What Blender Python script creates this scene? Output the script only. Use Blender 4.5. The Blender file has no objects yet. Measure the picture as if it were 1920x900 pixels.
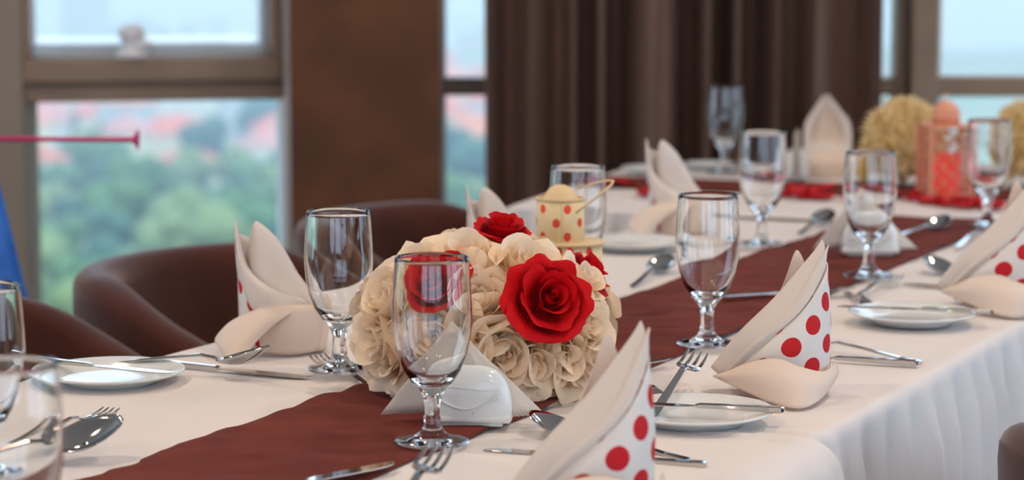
import bpy, math, random
from mathutils import Vector, Matrix, Quaternion
R = math.radians
sc = bpy.context.scene
C = sc.collection

# ------------------------------------------------------------------ camera
TZ = 0.76                      # table top height
CAM_H = 0.50                   # camera above the table top
FPX = 4500.0
PITCH = math.atan(560 / FPX)
cd = bpy.data.cameras.new('camera')
cam = bpy.data.objects.new('camera', cd); C.objects.link(cam)
cam.location = (0, 0, TZ + CAM_H)
cam.rotation_euler = (math.pi / 2 - PITCH, 0, 0)
cd.sensor_width = 36.0
cd.lens = FPX / 1920 * 36.0
cd.clip_start = 0.05; cd.clip_end = 6000
cd.dof.use_dof = True
cd.dof.focus_distance = 2.56
cd.dof.aperture_fstop = 4.8
sc.camera = cam

# ------------------------------------------------------------------ world, exposure
w = bpy.data.worlds.new('sky'); sc.world = w; w.use_nodes = True
nt = w.node_tree
bg = nt.nodes['Background']
bg.inputs['Color'].default_value = (0.57, 0.76, 1.0, 1)
bg.inputs['Strength'].default_value = 2.5
sc.view_settings.view_transform = 'Standard'
sc.view_settings.look = 'None'
sc.view_settings.gamma = 1.0
sc.view_settings.use_curve_mapping = False
sc.view_settings.exposure = 0.25

LAMP_W = 9.5          # warm ceiling lamps, watts each

# ------------------------------------------------------------------ helpers
def S(r, g, b):
    f = lambda c: (c / 255 / 12.92) if c / 255 <= 0.04045 else ((c / 255 + 0.055) / 1.055) ** 2.4
    return (f(r), f(g), f(b), 1.0)

def ray(px, py):
    u = (px - 960) / FPX; v = (450 - py) / FPX
    return Vector((u, math.cos(PITCH) + v * math.sin(PITCH), -math.sin(PITCH) + v * math.cos(PITCH)))

def T(px, py, z=0.0):
    """point of the table plane (height z above it) under a spot of the photograph"""
    r = ray(px, py); t = (z - CAM_H) / r.z
    return Vector((r.x * t, r.y * t, TZ + z))

def at(px, py, y):
    r = ray(px, py); t = y / r.y
    return Vector((r.x * t, y, TZ + CAM_H + r.z * t))

MATS = {}
def mat(name, col, rough=0.5, metal=0.0, col2=None, nscale=20, bump=0.0, bscale=200, spec=0.5, sheen=0.0, trans=0.0, stretch=None):
    if name in MATS: return MATS[name]
    m = bpy.data.materials.new(name); m.use_nodes = True
    n = m.node_tree.nodes; l = m.node_tree.links
    p = n['Principled BSDF']
    p.inputs['Base Color'].default_value = col
    p.inputs['Roughness'].default_value = rough
    p.inputs['Metallic'].default_value = metal
    p.inputs['Specular IOR Level'].default_value = spec
    if sheen:
        p.inputs['Sheen Weight'].default_value = sheen
        p.inputs['Sheen Roughness'].default_value = 0.4
    tc = n.new('ShaderNodeTexCoord')
    src = tc.outputs['Object']
    if stretch:
        mp = n.new('ShaderNodeMapping'); mp.inputs['Scale'].default_value = stretch
        l.new(src, mp.inputs['Vector']); src = mp.outputs['Vector']
    if col2:
        t = n.new('ShaderNodeTexNoise'); t.inputs['Scale'].default_value = nscale; t.inputs['Detail'].default_value = 3
        l.new(src, t.inputs['Vector'])
        r = n.new('ShaderNodeValToRGB')
        r.color_ramp.elements[0].position = 0.35; r.color_ramp.elements[0].color = col
        r.color_ramp.elements[1].position = 0.65; r.color_ramp.elements[1].color = col2
        l.new(t.outputs['Fac'], r.inputs['Fac']); l.new(r.outputs['Color'], p.inputs['Base Color'])
    if bump:
        t = n.new('ShaderNodeTexNoise'); t.inputs['Scale'].default_value = bscale; t.inputs['Detail'].default_value = 2
        l.new(src, t.inputs['Vector'])
        b = n.new('ShaderNodeBump'); b.inputs['Strength'].default_value = bump; b.inputs['Distance'].default_value = 0.002
        l.new(t.outputs['Fac'], b.inputs['Height']); l.new(b.outputs['Normal'], p.inputs['Normal'])
    if trans:
        tr = n.new('ShaderNodeBsdfTranslucent'); tr.inputs['Color'].default_value = col
        mx = n.new('ShaderNodeMixShader'); mx.inputs['Fac'].default_value = trans
        out = n['Material Output']
        l.new(p.outputs[0], mx.inputs[1]); l.new(tr.outputs[0], mx.inputs[2]); l.new(mx.outputs[0], out.inputs['Surface'])
    MATS[name] = m
    return m

def mth(nt, op, a, b=None, c=None):
    n = nt.nodes.new('ShaderNodeMath'); n.operation = op
    for i, v in enumerate((a, b, c)):
        if v is None: continue
        if isinstance(v, (int, float)): n.inputs[i].default_value = v
        else: nt.links.new(v, n.inputs[i])
    return n.outputs[0]

def dot_mat(name, base, dot, a, b, rad, ou=0.0, ov=0.0, trans=0.0):
    """printed dots on a staggered grid, UV in metres"""
    if name in MATS: return MATS[name]
    m = bpy.data.materials.new(name); m.use_nodes = True
    t = m.node_tree; p = t.nodes['Principled BSDF']; p.inputs['Roughness'].default_value = 0.8
    uv = t.nodes.new('ShaderNodeUVMap'); sp = t.nodes.new('ShaderNodeSeparateXYZ')
    t.links.new(uv.outputs[0], sp.inputs[0])
    def lattice(sx, sy):
        fu = mth(t, 'SUBTRACT', mth(t, 'FLOORED_MODULO', mth(t, 'ADD', sp.outputs[0], 10 * a + sx), a), a / 2)
        fv = mth(t, 'SUBTRACT', mth(t, 'FLOORED_MODULO', mth(t, 'ADD', sp.outputs[1], 10 * b + sy), b), b / 2)
        return mth(t, 'SQRT', mth(t, 'ADD', mth(t, 'MULTIPLY', fu, fu), mth(t, 'MULTIPLY', fv, fv)))
    d = mth(t, 'MINIMUM', lattice(ou, ov), lattice(ou + a / 2, ov + b / 2))
    k = mth(t, 'LESS_THAN', d, rad)
    mx = t.nodes.new('ShaderNodeMix'); mx.data_type = 'RGBA'
    t.links.new(k, mx.inputs['Factor']); mx.inputs['A'].default_value = base; mx.inputs['B'].default_value = dot
    t.links.new(mx.outputs['Result'], p.inputs['Base Color'])
    if trans:
        tr = t.nodes.new('ShaderNodeBsdfTranslucent'); t.links.new(mx.outputs['Result'], tr.inputs['Color'])
        ms = t.nodes.new('ShaderNodeMixShader'); ms.inputs['Fac'].default_value = trans
        t.links.new(p.outputs[0], ms.inputs[1]); t.links.new(tr.outputs[0], ms.inputs[2])
        t.links.new(ms.outputs[0], t.nodes['Material Output'].inputs['Surface'])
    MATS[name] = m
    return m

def mk(name, vf, material, parent=None, uv=None, smooth=True, loc=None, solid=0.0, bevel=0.0, sub=0, offset=0.0):
    v, f = vf
    me = bpy.data.meshes.new(name); me.from_pydata([tuple(q) for q in v], [], f); me.update()
    if smooth:
        me.polygons.foreach_set('use_smooth', [True] * len(me.polygons))
    if uv:
        ul = me.uv_layers.new(name='UVMap')
        for lp in me.loops: ul.data[lp.index].uv = uv[lp.vertex_index]
    me.materials.append(material)
    o = bpy.data.objects.new(name, me); C.objects.link(o)
    if parent: o.parent = parent
    if loc is not None: o.location = loc
    if solid:
        md = o.modifiers.new('thickness', 'SOLIDIFY'); md.thickness = solid; md.offset = offset
    if bevel:
        md = o.modifiers.new('bevel', 'BEVEL'); md.width = bevel; md.segments = 3; md.limit_method = 'ANGLE'
    if sub:
        md = o.modifiers.new('sub', 'SUBSURF'); md.levels = sub; md.render_levels = sub
    return o

def thing(name, label, cat, loc=(0, 0, 0), rz=0.0, group=None):
    o = bpy.data.objects.new(name, None); C.objects.link(o)
    o.empty_display_size = 0.02
    o.location = loc; o.rotation_euler = (0, 0, rz)
    tag(o, label, cat, group)
    return o

def tag(o, label=None, cat=None, group=None, kind=None):
    if label: o['label'] = label
    if cat: o['category'] = cat
    if group: o['group'] = group
    if kind: o['kind'] = kind
    return o

def copy_tree(o, parent=None):
    c = o.copy(); C.objects.link(c)
    c.parent = parent
    for ch in list(o.children): copy_tree(ch, c)
    return c

def dup(o, loc, rz, label, group=None):
    c = copy_tree(o); c.location = loc; c.rotation_euler = (0, 0, rz); c['label'] = label
    if group: c['group'] = group
    return c

def cat_(*vfs):
    V, F = [], []
    for v, f in vfs:
        k = len(V); V += list(v); F += [tuple(i + k for i in q) for q in f]
    return V, F

def box(x0, x1, y0, y1, z0, z1):
    v = [(x0, y0, z0), (x1, y0, z0), (x1, y1, z0), (x0, y1, z0), (x0, y0, z1), (x1, y0, z1), (x1, y1, z1), (x0, y1, z1)]
    return v, [(0, 3, 2, 1), (4, 5, 6, 7), (0, 1, 5, 4), (1, 2, 6, 5), (2, 3, 7, 6), (3, 0, 4, 7)]

def lathe(prof, n=32, close=False):
    v, f = [], []
    m = len(prof)
    for i in range(n):
        a = 2 * math.pi * i / n
        for r, z in prof: v.append((r * math.cos(a), r * math.sin(a), z))
    for i in range(n):
        j = (i + 1) % n
        for k in range(m - 1 if not close else m):
            k2 = (k + 1) % m
            q = (i * m + k, j * m + k, j * m + k2, i * m + k2)
            f.append(q)
    # merge the axis points into single ones
    V, idx, mp = [], {}, []
    for p in v:
        key = (round(p[0], 6), round(p[1], 6), round(p[2], 6))
        if key not in idx: idx[key] = len(V); V.append(p)
        mp.append(idx[key])
    F = []
    for q in f:
        r = []
        for i in q:
            if mp[i] not in r: r.append(mp[i])
        if len(r) > 2: F.append(tuple(r))
    return V, F

def tube(pts, r, n=8, caps=True):
    pts = [Vector(p) for p in pts]
    v, f = [], []
    up = Vector((0, 0, 1))
    for i, p in enumerate(pts):
        d = (pts[min(i + 1, len(pts) - 1)] - pts[max(i - 1, 0)]).normalized()
        ref = up if abs(d.z) < 0.95 else Vector((1, 0, 0))
        a = d.cross(ref).normalized(); b = a.cross(d)
        rr = r[i] if isinstance(r, (list, tuple)) else r
        for k in range(n):
            t = 2 * math.pi * k / n
            v.append(tuple(p + a * (rr * math.cos(t)) + b * (rr * math.sin(t))))
    for i in range(len(pts) - 1):
        for k in range(n):
            k2 = (k + 1) % n
            f.append((i * n + k, i * n + k2, (i + 1) * n + k2, (i + 1) * n + k))
    if caps:
        f.append(tuple(range(n))[::-1]); f.append(tuple((len(pts) - 1) * n + k for k in range(n)))
    return v, f

def grid(fn, nu, nv, flip=False):
    """fn(i/nu, j/nv) -> point"""
    v, f, uv = [], [], []
    for j in range(nv + 1):
        for i in range(nu + 1):
            v.append(fn(i / nu, j / nv))
    for j in range(nv):
        for i in range(nu):
            a = j * (nu + 1) + i
            q = (a, a + 1, a + nu + 2, a + nu + 1)
            f.append(q[::-1] if flip else q)
    return v, f

def crom(pts, t):
    n = len(pts) - 1
    x = min(max(t, 0), 1) * n; i = min(int(x), n - 1); x -= i
    p1, p2 = pts[i], pts[i + 1]
    p0 = pts[i - 1] if i > 0 else p1 + (p1 - p2)
    p3 = pts[i + 2] if i + 2 <= n else p2 + (p2 - p1)
    return 0.5 * ((2 * p1) + (p2 - p0) * x + (2 * p0 - 5 * p1 + 4 * p2 - p3) * x * x + (3 * p1 - p0 - 3 * p2 + p3) * x ** 3)

def sheet(name, rows, material, parent, nu=24, nv=14, thick=0.0012, sc_=1.0, offset=0.0):
    """cloth lofted through rows of points"""
    rows = [[Vector(p) * sc_ for p in r] for r in rows]
    def fn(s, t): return crom([crom(r, s) for r in rows], t)
    v, f = grid(fn, nu, nv)
    W = sum((v[i + 1] - v[i]).length for i in range(nu)) * 0.5 + sum((v[nv * (nu + 1) + i + 1] - v[nv * (nu + 1) + i]).length for i in range(nu)) * 0.5
    uv = []
    for i, p in enumerate(v):
        c = i % (nu + 1)
        uv.append((c / nu * W, p.z * 1.0))
    return mk(name, (v, f), material, parent, uv=uv, solid=thick, offset=offset)

def strip(xs, ws, zs, th, ys=None):
    """bar with rectangular section along x"""
    v, f = [], []
    n = len(xs)
    for i in range(n):
        t = th[i] if isinstance(th, (list, tuple)) else th
        y0 = ys[i] if ys else 0
        v += [(xs[i], y0 - ws[i], zs[i]), (xs[i], y0 + ws[i], zs[i]), (xs[i], y0 + ws[i], zs[i] + t), (xs[i], y0 - ws[i], zs[i] + t)]
    for i in range(n - 1):
        a, b = 4 * i, 4 * i + 4
        for k in range(4):
            k2 = (k + 1) % 4
            f.append((a + k, b + k, b + k2, a + k2))
    f.append((0, 1, 2, 3)); f.append((4 * n - 1, 4 * n - 2, 4 * n - 3, 4 * n - 4))
    return v, f

rng = random.Random(7)
def vnoise(x, y=0.0, seed=0):
    """smooth value noise -1..1"""
    def h(i, j):
        k = math.sin(i * 127.1 + j * 311.7 + seed * 74.7) * 43758.5453
        return 2 * (k - math.floor(k)) - 1
    i, j = math.floor(x), math.floor(y); fx, fy = x - i, y - j
    fx = fx * fx * (3 - 2 * fx); fy = fy * fy * (3 - 2 * fy)
    return (h(i, j) * (1 - fx) + h(i + 1, j) * fx) * (1 - fy) + (h(i, j + 1) * (1 - fx) + h(i + 1, j + 1) * fx) * fy

def sm(a, b, x):
    t = min(max((x - a) / (b - a), 0), 1); return t * t * (3 - 2 * t)

# ------------------------------------------------------------------ materials
M_CLOTH = mat('white_tablecloth', S(226, 218, 214), 0.85, bump=0.12, bscale=900, spec=0.2)
M_RUNNER = mat('brown_runner', S(114, 52, 41), 0.85, col2=S(102, 45, 36), nscale=18, bump=0.3, bscale=500, spec=0.15)
M_NAP = mat('plain_napkin', S(240, 228, 218), 0.85, bump=0.1, bscale=1200, spec=0.15, trans=0.25)
M_NAPC = mat('cream_napkin', S(243, 224, 208), 0.85, bump=0.1, bscale=1200, spec=0.15, trans=0.2)
M_DOT = dot_mat('dotted_napkin', S(244, 236, 228), S(214, 26, 34), 0.050, 0.046, 0.0106, 0.006, 0.013, trans=0.15)
M_PAPER = mat('paper_napkin', S(240, 230, 218), 0.9, bump=0.4, bscale=1500, spec=0.1, trans=0.2)
M_CERAMIC = mat('white_ceramic', S(226, 228, 226), 0.12, spec=0.5)
M_STEEL = mat('cutlery_steel', (0.58, 0.56, 0.54, 1), 0.07, 1.0)
M_BROWNV = mat('brown_velvet', S(80, 43, 33), 0.9, col2=S(71, 37, 29), nscale=9, sheen=0.4, spec=0.15)
M_WOODLEG = mat('dark_wood', S(52, 32, 22), 0.4)
M_CURT = mat('brown_curtain', S(124, 94, 80), 0.7, col2=S(112, 84, 70), nscale=30, bump=0.2, bscale=400, spec=0.25, sheen=0.1, stretch=(1, 1, 0.1))
M_PILLAR = mat('brown_pillar', S(108, 66, 38), 0.7, col2=S(90, 55, 34), nscale=6, bump=0.1, bscale=60, spec=0.3)
M_FRAME = mat('taupe_frame', S(150, 124, 100), 0.45, col2=S(138, 112, 88), nscale=5)
M_FRAMEW = mat('light_frame', S(226, 222, 220), 0.4)
M_WALL = mat('beige_wall', S(150, 132, 112), 0.8, col2=S(142, 124, 104), nscale=3)
M_CEIL = mat('ceiling_paint', S(226, 220, 212), 0.9)
M_FLOOR = mat('brown_carpet', S(70, 48, 38), 0.95, col2=S(58, 40, 33), nscale=40, bump=0.3, bscale=600)
M_BUFF = mat('buff_paper', S(226, 196, 148), 0.7)

def glass_mat():
    m = bpy.data.materials.new('clear_glass'); m.use_nodes = True
    p = m.node_tree.nodes['Principled BSDF']
    p.inputs['Base Color'].default_value = (0.98, 0.99, 0.99, 1)
    p.inputs['Roughness'].default_value = 0.0
    p.inputs['Transmission Weight'].default_value = 1.0
    p.inputs['IOR'].default_value = 1.5
    return m
M_GLASS = glass_mat()

def pane_mat():
    m = bpy.data.materials.new('window_glass'); m.use_nodes = True
    n = m.node_tree.nodes; l = m.node_tree.links
    n.remove(n['Principled BSDF'])
    tr = n.new('ShaderNodeBsdfTransparent'); tr.inputs[0].default_value = (0.97, 0.985, 0.98, 1)
    gl = n.new('ShaderNodeBsdfGlossy'); gl.inputs['Roughness'].default_value = 0.02
    fr = n.new('ShaderNodeFresnel'); fr.inputs[0].default_value = 1.45
    mx = n.new('ShaderNodeMixShader')
    l.new(fr.outputs[0], mx.inputs[0]); l.new(tr.outputs[0], mx.inputs[1]); l.new(gl.outputs[0], mx.inputs[2])
    l.new(mx.outputs[0], n['Material Output'].inputs['Surface'])
    return m
M_PANE = pane_mat()

def emit_mat(name, col, st):
    m = bpy.data.materials.new(name); m.use_nodes = True
    p = m.node_tree.nodes['Principled BSDF']
    p.inputs['Base Color'].default_value = col
    p.inputs['Emission Color'].default_value = col
    p.inputs['Emission Strength'].default_value = st
    return m

def petal_mat(name, tip, base):
    m = bpy.data.materials.new(name); m.use_nodes = True
    t = m.node_tree; n = t.nodes; l = t.links; p = n['Principled BSDF']
    p.inputs['Roughness'].default_value = 0.7; p.inputs['Specular IOR Level'].default_value = 0.2
    uv = n.new('ShaderNodeUVMap'); sp = n.new('ShaderNodeSeparateXYZ'); l.new(uv.outputs[0], sp.inputs[0])
    r = n.new('ShaderNodeValToRGB')
    r.color_ramp.elements[0].position = 0.15; r.color_ramp.elements[0].color = base
    r.color_ramp.elements[1].position = 0.8; r.color_ramp.elements[1].color = tip
    l.new(sp.outputs[1], r.inputs[0])
    nz = n.new('ShaderNodeTexNoise'); nz.inputs['Scale'].default_value = 6; nz.inputs['Detail'].default_value = 4
    mp = n.new('ShaderNodeMapping'); mp.inputs['Scale'].default_value = (9, 1.2, 1); l.new(uv.outputs[0], mp.inputs[0]); l.new(mp.outputs[0], nz.inputs['Vector'])
    b = n.new('ShaderNodeBump'); b.inputs['Strength'].default_value = 0.35; b.inputs['Distance'].default_value = 0.0015
    l.new(nz.outputs['Fac'], b.inputs['Height']); l.new(b.outputs[0], p.inputs['Normal'])
    l.new(r.outputs[0], p.inputs['Base Color'])
    tr = n.new('ShaderNodeBsdfTranslucent'); l.new(r.outputs[0], tr.inputs['Color'])
    mx = n.new('ShaderNodeMixShader'); mx.inputs[0].default_value = 0.22
    l.new(p.outputs[0], mx.inputs[1]); l.new(tr.outputs[0], mx.inputs[2]); l.new(mx.outputs[0], n['Material Output'].inputs['Surface'])
    return m
M_CREAM = petal_mat('cream_petal', S(253, 231, 202), S(247, 210, 152))
M_RED = petal_mat('red_petal', S(214, 12, 22), S(150, 4, 14))

# ------------------------------------------------------------------ room shell
XL, XR, YB, YF, ZC = -4.2, 4.6, 6.35, -4.2, 2.95
def structure(o): o['kind'] = 'structure'; return o

structure(mk('floor', box(XL - .2, XR + .2, YF - .2, YB + .6, -0.06, 0), M_FLOOR, smooth=False))
structure(mk('ceiling', box(XL - .2, XR + .2, YF - .2, YB + .6, ZC, ZC + .1), M_CEIL, smooth=False))
# wall behind the camera: unseen, its wide window openings added for frontal daylight
structure(mk('wall_front', cat_(box(XL - .2, XR + .2, YF - .2, YF, 0, .5), box(XL - .2, XR + .2, YF - .2, YF, 2.7, ZC),
    *[box(a, b, YF - .2, YF, .5, 2.7) for a, b in ((XL - .2, -3.6), (-1.3, -1.0), (1.3, 1.6), (3.9, XR + .2))]), M_WALL, smooth=False))
structure(mk('wall_left', cat_(box(XL - .2, XL, YF, 2.6, 0, ZC), box(XL - .2, XL, 2.6, YB, 0, .35), box(XL - .2, XL, 2.6, YB, 2.7, ZC)), M_WALL, smooth=False))
# right side of the room: a row of tall windows between slim piers
rw = []
for a, b in ((YF, -1.9), (-.2, .1), (1.9, 2.2), (4.1, 4.4), (6.1, YB)):
    rw.append(box(XR, XR + .2, a, b, 0, ZC))
rw += [box(XR, XR + .2, YF, YB, 0, .3), box(XR, XR + .2, YF, YB, 2.75, ZC)]
structure(mk('wall_right', cat_(*rw), M_WALL, smooth=False))

# back wall: two runs of windows with the brown pillar between them
SL = 0.21                                    # the left run turns slightly into the room
def lw(x): return 6.25 + (x + 0.56) * SL
LA = math.atan(SL)
wl = bpy.data.objects.new('window_1', None); C.objects.link(wl)
wl.location = (-0.56, lw(-0.56), 0); wl.rotation_euler = (0, 0, LA); wl['kind'] = 'structure'
# local x runs along the wall, negative to the left; local y away from the room
def wbox(name, x0, x1, y0, y1, z0, z1, m, par, bev=0.006):
    return mk(name, box(x0, x1, y0, y1, z0, z1), m, par, smooth=False, bevel=bev)
wbox('transom', -0.76, -0.03, -.05, .06, .855, .905, M_FRAME, wl)
wbox('sash_rail', -0.74, -0.045, -.075, .05, .905, .966, M_FRAME, wl)
wbox('lower_stile', -0.705, -0.695, -.04, .06, .06, .855, M_FRAME, wl)
wbox('jamb', -0.045, 0.02, -.05, .1, .0, 2.8, M_FRAMEW, wl)  # paler than the taupe frame: daylight on the reveal put into the colour
wbox('sash_stile', -0.075, -0.045, -.07, .05, .966, 2.6, M_FRAME, wl)
wbox('sash_stile', -0.71, -0.68, -.07, .05, .966, 2.6, M_FRAME, wl)
wbox('outer_sill', -0.69, -0.07, .03, .50, .960, 1.000, M_FRAMEW, wl)
wbox('outer_bead', -0.095, -0.075, .03, .10, .966, 2.6, M_FRAMEW, wl)
wbox('head_rail', -0.76, -0.03, -.05, .06, 2.6, 2.8, M_FRAME, wl)
wbox('bottom_rail', -0.76, -0.03, -.05, .06, 0.0, .10, M_FRAME, wl)
wbox('pane', -0.69, -0.07, .012, .016, .966, 2.6, M_PANE, wl, 0)
wbox('pane', -0.69, -0.045, .012, .016, .10, .855, M_PANE, wl, 0)
# white window catch on the sash rail
la = mk('catch', lathe([(0, 0), (.045, 0), (.045, .010), (.03, .018), (.022, .03), (.024, .042), (.034, .052), (.034, .066), (.026, .078), (.012, .084), (0, .085)], 20), M_FRAMEW, wl, loc=(-.425, -.04, .966))
mk('catch_lever', tube([(0.0, -.01, .03), (.03, -.02, .034), (.05, -.02, .03)], [.012, .014, .01]), M_FRAMEW, la)

structure(mk('wall_back', cat_(
    box(-2.6, -1.225, lw(-1.3) - .10, lw(-1.3) + .10, 0, ZC), box(XL, -2.6, 5.9, 6.1, 0, ZC),
    box(1.05, 1.06, YB + .02, YB + .03, 0, .1)), M_WALL, smooth=False))
structure(mk('trim_1', box(-0.555, -0.178, 5.98, 6.5, 0, ZC), M_PILLAR, smooth=False, bevel=.01))

wr = bpy.data.objects.new('window_2', None); C.objects.link(wr)
wr.location = (0, 6.35, 0); wr['kind'] = 'structure'
wbox('transom', -0.19, 1.02, -.05, .05, .858, .905, M_FRAME, wr)
wbox('head_rail', -0.19, 1.02, -.05, .05, 2.6, 2.8, M_FRAME, wr)
wbox('bottom_rail', -0.19, 1.02, -.05, .05, 0, .1, M_FRAME, wr)
wbox('stile', 1.005, 1.035, -.06, .05, .1, 2.6, M_FRAME, wr)
wbox('pane', -0.19, 1.01, .0, .004, .1, .858, M_PANE, wr, 0)
wbox('pane', -0.19, 1.01, .0, .004, .905, 2.6, M_PANE, wr, 0)
structure(mk('trim_2', box(1.035, 1.105, 6.22, 6.42, 0, ZC), M_FRAME, smooth=False, bevel=.006))
w3 = bpy.data.objects.new('window_3', None); C.objects.link(w3)
w3.location = (0, 6.35, 0); w3['kind'] = 'structure'
wbox('transom', 1.105, 2.9, -.05, .05, .855, .908, M_FRAME, w3)
wbox('head_rail', 1.105, 2.9, -.05, .05, 2.6, 2.8, M_FRAME, w3)
wbox('bottom_rail', 1.105, 2.9, -.05, .05, 0, .1, M_FRAME, w3)
wbox('jamb', 1.105, 1.13, -.03, .09, .1, 2.6, M_FRAMEW, w3)  # pale strip, colour stands in for the daylit reveal
wbox('pane', 1.105, 2.9, .0, .004, .1, .855, M_PANE, w3, 0)
wbox('pane', 1.105, 2.9, .0, .004, .908, 2.6, M_PANE, w3, 0)
structure(mk('trim_3', box(2.9, XR, 6.25, 6.45, 0, ZC), M_WALL, smooth=False))
structure(mk('trim_4', box(-4.2, XR, 6.3, 6.5, 2.8, ZC), M_WALL, smooth=False))

# curtain
def curtain_fn(s, t):
    x0, x1 = -0.050, 0.912
    x = x0 + (x1 - x0) * s
    p = s * 8.0 + 0.60 * vnoise(s * 6, 0, 3)
    k = math.sin(2 * math.pi * p)
    amp = 0.085 + 0.035 * vnoise(s * 9, 1, 5)
    y = 6.12 - amp * (k + 0.28 * math.sin(4 * math.pi * p + 1.0)) + 0.012 * vnoise(s * 25, t * 3, 8)
    x += 0.026 * math.cos(2 * math.pi * p) * (0.7 + 0.3 * t) + 0.012 * (0.5 - t) * vnoise(s * 12, t * 1.5, 9)
    return (x, y, 0.03 + 2.75 * t)
cu = mk('curtain', grid(curtain_fn, 320, 24), M_CURT, solid=.003)
tag(cu, 'dark brown floor-length curtain hanging in deep folds before the window', 'curtain')

# ------------------------------------------------------------------ ceiling lamps (out of view, light the table)
def ceiling_lamp(x, y, k):
    t = thing('ceiling_lamp', 'round warm ceiling lamp above the tables', 'lamp', (x, y, ZC), 0, 'round ceiling lamps')
    mk('housing', lathe([(0, 0), (.2, 0), (.21, -.02), (.2, -.05), (.185, -.05), (.185, -.02), (0, -.02)], 32), M_FRAMEW, t)
    mk('diffuser', lathe([(0, -.03), (.078, -.03), (.078, -.045), (0, -.05)], 32), emit_mat('lamp_glow', (1, .62, .30, 1), 30), t)
    ld = bpy.data.lights.new('lamp_light', 'AREA'); ld.shape = 'DISK'; ld.size = .16; ld.energy = LAMP_W; ld.color = (1.0, .86, .73)
    lo = bpy.data.objects.new('lamp_light', ld); C.objects.link(lo); lo.parent = t; lo.location = (0, 0, -.06)
for k, (x, y) in enumerate(((-1.5, .4), (.9, .6), (-1.3, 2.3), (1.0, 2.4), (-.9, 4.3), (1.6, 4.4), (-1.3, -1.6), (1.3, -1.6))):
    ceiling_lamp(x, y, k)
# ------------------------------------------------------------------ main table
A_ = math.atan(0.49)
U = Vector((math.sin(A_), math.cos(A_), 0)); V = Vector((math.cos(A_), -math.sin(A_), 0))
def uv2w(u, v, z=0.0): return Vector((U.x * u + V.x * v, U.y * u + V.y * v, TZ + z))
VL, VR = -1.655, -0.775
HW = Vector((.95, -.313, 0)).normalized(); HN = Vector((.313, .95, 0)).normalized()
N0, N1_ = 4.265, 5.16
def u_end(v, n=N0): return (n - v * V.dot(HN)) / U.dot(HN)
RZ_U = math.atan2(U.y, U.x); RZ_V = math.atan2(V.y, V.x); RZ_H = math.atan2(HW.y, HW.x)

def table(name, label, us, ue, slant):
    c = uv2w((us + ue) / 2, (VL + VR) / 2); c.z = 0
    t = thing(name, label, 'table', c, RZ_U)
    L = (ue - us) / 2 - .02; Wd = (VR - VL) / 2 - .02
    mk('tabletop', box(-L, L, -Wd, Wd, TZ - .035, TZ - .006), M_WOODLEG, t, smooth=False)
    for sx in (-1, 1):
        for sy in (-1, 1):
            mk('leg', box(sx * (L - .08) - .02, sx * (L - .08) + .02, sy * (Wd - .08) - .02, sy * (Wd - .08) + .02, 0, TZ - .036), M_WOODLEG, t, smooth=False)
    return t
table('banquet_table', 'banquet table under the near white cloth in the foreground', 0.9, 2.20, False)
table('banquet_table', 'banquet table under the long white cloth running to the curtain', 2.22, 4.0, False)

def cloth(name, us, ue_fn, z0, vl, vr, flare, fold_amp, rad, seed, near, far):
    """table cloth: flat top with soft creases, sides hanging in folds. Section across v, swept along u"""
    drop = 0.62
    Lc = (vr - vl)
    nU = 150
    # arc-length positions across the section
    q = []
    for k in range(14, 0, -1): q.append(-drop * (k / 14) ** 1.0)
    for k in range(0, 41): q.append(Lc * k / 40)
    q += [0.004, 0.012, 0.025, Lc - .025, Lc - .012, Lc - .004]
    for k in range(1, 15): q.append(Lc + drop * k / 14)
    q += [-.004, -.008, -.012, -.018, -.025, Lc + .004, Lc + .008, Lc + .012, Lc + .018, Lc + .025, Lc + .035]
    q = sorted(set(q))
    vs, fs = [], []
    for i in range(nU + 1):
        for s in q:
            v0 = vl + min(max(s, 0), Lc)
            uu = us + (ue_fn(v0) - us) * i / nU
            z = z0; vv = v0
            edge = min(s, Lc - s)
            over = -edge
            # creases on the flat part
            z += 0.0013 * vnoise(uu * 5 + seed, s * 4, seed) + 0.0010 * vnoise(uu * 16, s * 5, seed + 3)
            if near: z += 0.0016 * max(0, vnoise(uu * 22, s * 1.5, seed + 5)) * sm(.25, 0, abs(uu - us - .05))
            if near: z += 0.008 * max(0, math.sin(uu * 2 * math.pi / .052 + 2.2 * vnoise(s * 6, uu * 5, 77))) * sm(.22, .02, uu - us) * sm(.24, .02, abs(Lc - s))
            if over > 0:
                side = 1 if s > Lc / 2 else -1
                a = sm(0, .09, over)
                ph = uu * 2 * math.pi / 0.082 + 1.4 * vnoise(uu * 6, over * 1.2, seed + 9)
                wv = 0.45 * math.sin(ph) + 0.16 * math.sin(2.3 * ph + 1) + 0.5 * vnoise(uu * 9, over * .8, seed + 11)
                out = flare * (1 - math.exp(-over * 6)) + fold_amp * a * wv
                an = min(over / rad, math.pi / 2)
                vv = v0 + side * (out + rad * math.sin(an))
                z = z * max(0, 1 - over / .1) + z0 * min(1, over / .1) - rad * (1 - math.cos(an)) - max(0, over - rad * math.pi / 2)
            p = U * uu + V * vv
            vs.append((p.x, p.y, TZ + z))
    m = len(q)
    for i in range(nU):
        for k in range(m - 1):
            fs.append((i * m + k, i * m + k + 1, (i + 1) * m + k + 1, (i + 1) * m + k))
    return mk(name, (vs, fs), M_CLOTH)

c1 = cloth('tablecloth', 2.215, lambda v: u_end(v), 0.0, VL + .01, VR - .01, .020, .022, .012, 2, True, False)
tag(c1, 'white tablecloth with pleated hanging side on the long table', 'tablecloth')
c2 = cloth('tablecloth', 0.85, lambda v: 2.262 - 0.012 * math.sin(v * 9), 0.0032, VL - .004, VR - .012, .06, .010, .03, 6, False, False)
tag(c2, 'white tablecloth overlapping in the foreground with a rounded smooth drop', 'tablecloth')

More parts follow.
